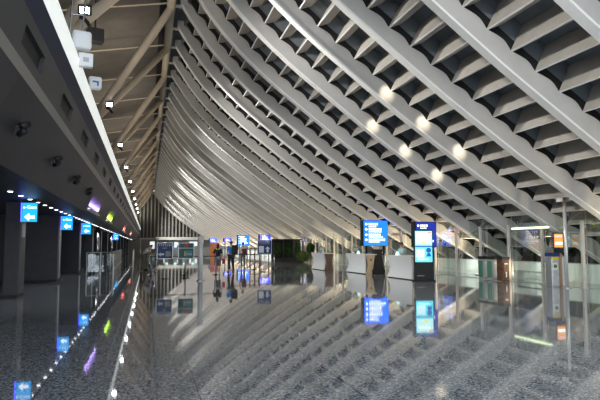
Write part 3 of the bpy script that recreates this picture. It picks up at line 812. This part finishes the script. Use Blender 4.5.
# brown frame gate, orange panels, planting
g = thing('frame_gate', 'brown ladder-like metal frame left of the navy up-arrow poster', 'frame', (6.9, 40.0, 0))
b = MB()
for dx in (0, .33, .66): b.box((dx, 0, .68), (.07, .07, 1.36))
for zz in (.45, .9, 1.33): b.box((.33, 0, zz), (.7, .06, .06))
b.build('frame', M['brown'], g)
g = thing('orange_screen_wall', 'low orange brown panelled screen far behind the black-clad traveller', 'screen', (8.4, 78, 0))
for i in range(2):
    b = MB(); b.box((i * .62, 0, 1.0), (.58, .08, 1.9), bev=.01); b.build('panel', M['orange'], g)
b = MB(); b.box((.31, 0, 1.97), (1.3, .12, .06)); b.build('top_rail', M['lintel'], g)

# dark planted booth
bx, bz_ = 11.45, 54.3
g = thing('dark_booth', 'black open-fronted booth filled with plants, right of the navy up-arrow poster', 'booth', (bx, bz_, 0), -.02)
b = MB(); b.box((1.35, 0, 1.05), (2.8, .12, 2.1)); b.build('back_panel', M['black'], g)
b = MB(); b.box((1.35, -.6, 2.1), (2.8, 1.2, .1)); b.build('roof', M['black'], g)
for t in (-.05, .9, 1.85, 2.75):
    b = MB(); b.box((t, -1.1, 1.0), (.12, .12, 2.0)); b.build('post', M['black'], g)
b = MB(); b.box((1.35, -.9, .2), (2.9, .6, .4)); b.build('planter', M['black'], g)

def foliage(c, r, n, leaf, rnd, sq=1.):
    bm = bmesh.new()
    for i in range(n):
        d = Vector((rnd.gauss(0, 1), rnd.gauss(0, 1), rnd.gauss(0, 1))).normalized() * (rnd.random() ** .4)
        p = Vector((c[0] + d.x * r[0], c[1] + d.y * r[1], c[2] + d.z * r[2]))
        q = Vector((rnd.uniform(-1, 1), rnd.uniform(-1, 1), rnd.uniform(-.6, 1))).normalized(); s = q.cross(Vector((0, 0, 1))).normalized() * leaf * .3
        up = q * leaf
        vs = [bm.verts.new(p - up * .5), bm.verts.new(p + s), bm.verts.new(p + up * .6 + Vector((0, 0, -.1 * leaf))), bm.verts.new(p - s)]
        bm.faces.new(vs)
    return bm
def plant(name, label, cat, loc, r, h0, n, leaf, m, trunk=True, group=None, seed=0):
    g = thing(name, label, cat, loc, 0, group)
    bm = foliage((0, 0, h0), r, n, leaf, random.Random(seed))
    me = bpy.data.meshes.new('foliage'); bm.to_mesh(me); bm.free(); me.materials.append(m); link('foliage', me, g)
    if trunk:
        b = MB(); b.tube((0, 0, 0), (.03, 0, h0), .03, .02); b.build('stem', M['brown'], g)
    return g
for i, t in enumerate((.42, 1.37, 2.3)):
    plant('booth_plant', ['leafy green plant in the left bay of the black booth', 'leafy green plant in the middle bay of the black booth', 'leafy green plant in the right bay of the black booth'][i], 'plant', (bx + t, bz_ - .9, .4), (.38, .25, .75), .75, 420, .2, M['leaf'], True, 'plants in the booth', 20 + i)
plant('hedge', 'low green hedge between the black booth and the far left counter', 'hedge', (13.9, 51.5, 0), (.85, .5, .5), .55, 1600, .13, M['hedge'], False, None, 31)
plant('potted_bush', 'taller dark leafy bush just left of the far left counter', 'plant', (14.15, 50.3, 0), (.4, .4, .5), 1.3, 700, .2, M['leaf'], True, None, 32)

# far end openings, lit windows, screens
for i, (x, w, zc, h, m_) in enumerate(((1.15, 1.0, 1.7, 1.6, 'windowlit'), (4.0, .6, 1.8, 1.0, 'windowlit'), (6.5, .9, 2.0, .8, 'windowlit'), (-6.5, 1.6, 1.4, 2.2, 'windowlit'), (10.4, 1.8, 2.0, 1., 'windowlit'))):
    b = MB(); b.box((x, ZEND + .42, zc), (w, .06, h)); struct(b.build('window_%d' % (i + 1), M[m_]))
g = thing('portal_frame', 'pale thin portal frame at the far left end, behind the bending person', 'frame', (-1.1, 105, 0))
b = MB(); b.box((0, 0, 1.35), (.12, .12, 2.7)); b.box((2.9, 0, 1.35), (.12, .12, 2.7)); b.box((1.45, 0, 2.76), (3.1, .14, .16)); b.build('frame', M['lintel'], g)

# rows of far kiosks across the end
kk = thing('far_kiosk', 'small grey self-service kiosk standing far away near the end wall', 'kiosk', (3.2, 100, 0), 0, 'grey kiosks near the end wall')
b = MB(); b.box((0, 0, .6), (.6, .5, 1.2), bev=.03); b.build('cabinet', M['bincase'], kk)
b = MB(); b.box((0, -.1, 1.45), (.55, .08, .45), bev=.02); b.build('screen_case', M['black'], kk)
b = MB(); b.box((0, -.145, 1.45), (.45, .01, .35)); b.build('screen', M['palecyan'], kk)
for x, z in ((4.6, 100), (6.1, 100), (7.5, 100), (13.2, 96), (15., 96)): dup(kk, (x, z, 0))

# ------------------------------------------------------------------ people
def skin_obj(name, V_, E_, R_, m, parent, sub=1, root=0):
    me = bpy.data.meshes.new(name); me.from_pydata([tuple(v) for v in V_], E_, [])
    o = bpy.data.objects.new(name, me); COL.objects.link(o)
    md = o.modifiers.new('s', 'SKIN'); md.use_smooth_shade = True
    sk = me.skin_vertices[0].data
    for i, r in enumerate(R_): sk[i].radius = r if isinstance(r, tuple) else (r, r); sk[i].use_root = (i == root)
    sb = o.modifiers.new('u', 'SUBSURF'); sb.levels = sub; sb.render_levels = sub
    dg = bpy.context.evaluated_depsgraph_get(); me2 = bpy.data.meshes.new_from_object(o.evaluated_get(dg))
    bpy.data.objects.remove(o); me2.materials.clear(); me2.materials.append(m)
    for p in me2.polygons: p.use_smooth = True
    return link(name, me2, parent)

def person(label, loc, rz, top, bottom, shoe, pose=None, H=1.72, hairm='hair', long_hair=False, shorts=False, sleeves=.55, cap=None, group=None):
    """local: faces -y, x to its left"""
    g = thing('person', label, 'person', loc, rz, group)
    J = dict(pelvis=(0, 0, .95), waist=(0, 0, 1.08), chest=(0, .01, 1.28), collar=(0, .01, 1.42), neck=(0, 0, 1.50), skull=(0, -.01, 1.58), crown=(0, -.005, 1.68),
             shL=(.17, .01, 1.41), elL=(.23, .02, 1.13), wrL=(.24, -.05, .89), shR=(-.17, .01, 1.41), elR=(-.23, .02, 1.13), wrR=(-.24, -.05, .89),
             hpL=(.09, 0, .90), knL=(.10, -.02, .50), anL=(.10, .02, .09), toL=(.11, -.13, .04), hpR=(-.09, 0, .90), knR=(-.10, -.02, .50), anR=(-.10, .02, .09), toR=(-.11, -.13, .04))
    if pose: J.update(pose)
    k = H / 1.75; J = {a: Vector(v) * k for a, v in J.items()}
    RAD = dict(pelvis=(.15, .11), waist=(.13, .095), chest=(.155, .11), collar=(.10, .075), neck=.052, skull=(.075, .09), crown=(.062, .075),
               shL=.055, elL=.04, wrL=.026, shR=.055, elR=.04, wrR=.026, hpL=.085, knL=.058, anL=.04, toL=.035, hpR=.085, knR=.058, anR=.04, toR=.035)
    def sc(r, f=1., a=0.): return tuple((q * f + a) * k for q in r) if isinstance(r, tuple) else (r * f + a) * k
    links = [('pelvis', 'waist'), ('waist', 'chest'), ('chest', 'collar'), ('collar', 'neck'), ('neck', 'skull'), ('skull', 'crown'), ('collar', 'shL'), ('shL', 'elL'), ('elL', 'wrL'),
             ('collar', 'shR'), ('shR', 'elR'), ('elR', 'wrR'), ('pelvis', 'hpL'), ('hpL', 'knL'), ('knL', 'anL'), ('anL', 'toL'), ('pelvis', 'hpR'), ('hpR', 'knR'), ('knR', 'anR'), ('anR', 'toR')]
    names = list(J); V_ = [J[n_] for n_ in names]; R_ = [sc(RAD[n_]) for n_ in names]; E_ = [(names.index(a), names.index(c)) for a, c in links]
    # hands: palm, four fingers and a thumb
    for sfx, sg in (('L', 1), ('R', -1)):
        w = J['wr' + sfx]; d = (w - J['el' + sfx]).normalized(); side = Vector((0, -1, 0)); side = (side - d * side.dot(d)).normalized(); inn = d.cross(side) * sg
        iw = names.index('wr' + sfx)
        V_.append(w + d * .06 * k); R_.append((.022 * k, .034 * k)); ip = len(V_) - 1; E_.append((iw, ip))
        for q, (off, ln) in enumerate(((.03, .075), (.011, .085), (-.009, .08), (-.028, .062))):
            a = w + d * .095 * k + side * off * k; V_.append(a); R_.append(.010 * k); E_.append((ip, len(V_) - 1))
            V_.append(a + d * ln * .5 * k + inn * .008 * k); R_.append(.009 * k); E_.append((len(V_) - 2, len(V_) - 1))
            V_.append(a + d * ln * .9 * k + inn * .03 * k); R_.append(.007 * k); E_.append((len(V_) - 2, len(V_) - 1))
        V_.append(w + d * .055 * k + side * .045 * k + inn * .012 * k); R_.append(.011 * k); E_.append((ip, len(V_) - 1))
        V_.append(w + d * .09 * k + side * .06 * k + inn * .022 * k); R_.append(.008 * k); E_.append((len(V_) - 2, len(V_) - 1))
    # nose and ears grow from the skull
    up = (J['crown'] - J['neck']).normalized(); fw = Vector((0, -1, 0)); fw = (fw - up * fw.dot(up)).normalized(); sd = fw.cross(up)
    hc = (J['skull'] + J['crown']) / 2
    V_.append(hc + fw * .108 * k - up * .025 * k); R_.append(.012 * k); E_.append((names.index('skull'), len(V_) - 1))
    body = skin_obj('body', V_, E_, R_, M['skin'], g, 2)
    for sg in (-1, 1):
        b = MB(); b.sphere(tuple(hc + fw * .088 * k + sd * sg * .03 * k - up * .0 * k), .011 * k, n=8); b.build('eye', M['hair'], g, smooth=True)
        b = MB(); b.sphere(tuple(hc + sd * sg * .083 * k - up * .015 * k), .025 * k, (.4, .8, 1.2), n=10); b.build('ear', M['skin'], g, smooth=True)
    b = MB(); b.sphere(tuple(hc + fw * .089 * k - up * .062 * k), .02 * k, (1., .4, .3), n=8); b.build('mouth', M['cmaroon'], g, smooth=True)
    # clothes follow the same joints, a little fuller
    def cloth(name, keys, lk, f, a, m, ends={}):
        P = dict((q, J[q]) for q in keys); P.update(ends)
        nn = list(P); skin_obj(name, [P[q] for q in nn], [(nn.index(x), nn.index(y)) for x, y in lk], [sc(RAD.get(q.rstrip('_'), .05), f, a) if q in J else sc(.048 if 'el' in q else .085, f, a) for q in nn], M[m], g, 2)
    eL = J['shL'].lerp(J['elL'], sleeves + .35); eR = J['shR'].lerp(J['elR'], sleeves + .35)
    cloth('shirt', ['pelvis', 'waist', 'chest', 'collar', 'shL', 'shR'], [('pelvis', 'waist'), ('waist', 'chest'), ('chest', 'collar'), ('collar', 'shL'), ('collar', 'shR'), ('shL', 'elx'), ('shR', 'ely')], 1.08, .012, top, dict(elx=eL, ely=eR))
    if shorts:
        cloth('shorts', ['pelvis', 'hpL', 'hpR'], [('pelvis', 'hpL'), ('pelvis', 'hpR'), ('hpL', 'kx'), ('hpR', 'ky')], 1.12, .018, bottom, dict(kx=J['hpL'].lerp(J['knL'], 1.25), ky=J['hpR'].lerp(J['knR'], 1.25)))
    else:
        cloth('trousers', ['pelvis', 'hpL', 'hpR', 'knL', 'knR', 'anL', 'anR'], [('pelvis', 'hpL'), ('pelvis', 'hpR'), ('hpL', 'knL'), ('hpR', 'knR'), ('knL', 'anL'), ('knR', 'anR')], 1.08, .018, bottom)
    for s_ in 'LR':
        a = J['an' + s_]; t = J['to' + s_]; mid = (a + t) / 2
        b = MB(); b.sphere((mid.x, mid.y + .0, .045 * k), .07 * k, (.72, 2.0, .68), n=14); b.build('shoe', M[shoe], g, smooth=True)
    b = MB(); hcx = hc + up * .022 * k - fw * .02 * k
    b.sphere(tuple(hcx), .098 * k, (.92, 1.05, 1.0), n=18)
    bmesh.ops.delete(b.bm, geom=[v for v in b.bm.verts if (v.co - hc).dot(fw) > .045 * k and (v.co - hc).dot(up) < .055 * k], context='VERTS')
    if long_hair: b.sphere(tuple(hc - fw * .055 * k - up * .11 * k), .085 * k, (1., .6, 1.5), n=14)
    b.build('hair', M[hairm], g, smooth=True)
    return g

# three travellers seen from behind (they face away, +y)
person('person in black top and grey shorts seen from behind, left of the travellers', (3.85, 32.9, 0), PI - .3, 'cblack', 'cgrey', 'shoe', H=1.62, long_hair=True, shorts=True, sleeves=.6,
       pose=dict(elL=(.27, -.04, 1.14), wrL=(.20, -.2, 1.02)))
person('person in blue shirt and black trousers walking away with a black backpack', (4.75, 34.0, 0), PI + .15, 'cblue', 'cdark', 'blackshoe', H=1.80,
       pose=dict(knL=(.1, -.08, .5), anL=(.11, -.10, .09), toL=(.12, -.25, .05), anR=(-.11, .12, .1), toR=(-.12, -.02, .04)))
person('person in pale shirt with maroon backpack, rightmost and farthest of the travellers', (6.4, 40.0, 0), PI, 'cwhite', 'cgrey', 'blackshoe', H=1.76)
def backpack(label, loc, rz, m, s=1.):
    g = thing('backpack', label, 'backpack', loc, rz)
    b = MB(); b.box((0, 0, 0), (.32 * s, .20 * s, .50 * s), bev=.07 * s); b.build('bag', M[m], g, smooth=False)
    b = MB(); b.box((0, .10 * s, -.08 * s), (.24 * s, .07 * s, .24 * s), bev=.03 * s); b.build('front_pocket', M[m], g)
    for sx in (-1, 1):
        b = MB(); P = [(sx * .11 * s, -.10 * s, .2 * s), (sx * .12 * s, -.19 * s, .27 * s), (sx * .13 * s, -.36 * s, .16 * s), (sx * .14 * s, -.33 * s, -.1 * s), (sx * .13 * s, -.1 * s, -.2 * s)]
        for a, c in zip(P, P[1:]): b.tube(a, c, .018 * s, n=8)
        b.build('strap', M['cblack'], g)
    return g
backpack('big black backpack on the back of the blue-shirted traveller', (4.93, 33.76, 1.27), PI + .15, 'cblack', 1.12)
backpack('maroon backpack on the traveller in the pale shirt', (6.46, 39.76, 1.10), PI, 'cmaroon', .9)
g = thing('hand_bag', 'small red bag hanging beside the black-clad traveller', 'bag', (4.18, 32.85, .50))
b = MB(); b.box((0, 0, .15), (.16, .1, .30), bev=.02); b.build('bag', M['red'], g)
b = MB(); b.tube((-.05, 0, .3), (-.03, 0, .42), .008); b.tube((.05, 0, .3), (-.03, 0, .42), .008); b.build('handle', M['red'], g)
# person bending forward at far left
person('person in pale shirt bending forward beside the far left barriers', (-.12, 38.0, 0), PI * .5 + .2, 'cwhite', 'ckhaki', 'blackshoe', H=1.78,
       pose=dict(pelvis=(0, .1, .93), waist=(0, .04, 1.05), chest=(0, -.10, 1.21), collar=(0, -.22, 1.32), neck=(0, -.28, 1.36), skull=(0, -.35, 1.40), crown=(0, -.42, 1.46),
                 shL=(.17, -.22, 1.30), elL=(.22, -.30, 1.05), wrL=(.2, -.48, .92), shR=(-.17, -.22, 1.30), elR=(-.22, -.30, 1.05), wrR=(-.2, -.48, .92), hpL=(.09, .1, .89), hpR=(-.09, .1, .89)))
# agent behind the nearest counter
person('person with black hair in aqua shirt seated behind the nearest counter', (11.95, 26.2, 0), -1.2, 'cteal', 'cdark', 'blackshoe', H=1.68,
       pose=dict(elL=(.2, -.12, 1.15), wrL=(.1, -.28, 1.2), elR=(-.2, -.12, 1.15), wrR=(-.1, -.28, 1.2)))['label'] = 'person with black hair in aqua shirt working behind the nearest counter'

# ------------------------------------------------------------------ lights
def spot_up(z, pw, tx=11., tz=3.9, dz=2., col=(1., .97, .92), ang=96):
    light('SPOT', (-1.6, z - .95, 8.7), (tx, z + dz, tz), pw, col, .12, ang, .9)
for i, z in enumerate(LAMPS):
    spot_up(z, 3600 if z < 60 else 7500)
# uplights added behind the glass to warm the purlin undersides
up0 = None
z = 8.5
while z < ZEND - 6:
    if up0 is None:
        up0 = thing('added_uplight', 'small round added uplight in the floor strip behind the glass', 'light', (16.6, z, 0), 0, 'added floor uplights behind the glass')
        b = MB(); b.lathe([(.14, 0), (.14, .05), (.11, .06)]); b.build('ring', M['steel'], up0)
        b = MB(); b.lathe([(.1, .055), (.1, .066)]); b.build('lens', M['warmlamp'], up0)
    else: dup(up0, (16.6, z, 0))
    light('SPOT', (16.6, z, .12), (11.0, z + .8, 7.5), 1000, (1., .76, .52), .1, 130, 1.)
    light('SPOT', (16.45, z + 1.5, .9), (17.3, z + 1.5, .3), 45, (1., .95, .88), .1, 150, 1.)  # unseen extra spot, added to brighten the parapet
    z += 6.2
# unseen spots without fixtures, added to wash the left roof
for i, z in enumerate(LAMPS): light('SPOT', (-3.4, z + 2, 7.0), (-.5, z + 5, 13), 900, (1., .88, .72), .2, 130, 1.)

# daylight from the open hall behind the camera
w = bpy.data.worlds.new('World'); S.world = w; w.use_nodes = True
w.node_tree.nodes['Background'].inputs[0].default_value = (.82, .90, 1., 1)
w.node_tree.nodes['Background'].inputs[1].default_value = 3.3

cam = bpy.data.cameras.new('Camera'); co = bpy.data.objects.new('Camera', cam); COL.objects.link(co)
co.location = (0, 0, 1.5); co.rotation_euler = (math.radians(90 + 4.51), 0, math.radians(-14.66))
cam.sensor_width = 36.; cam.lens = 583 / 600 * 36.; cam.clip_start = .05; cam.clip_end = 400
S.camera = co
S.view_settings.view_transform = 'Standard'; S.view_settings.look = 'None'
S.view_settings.exposure = .2; S.view_settings.gamma = 1.; S.view_settings.use_curve_mapping = False
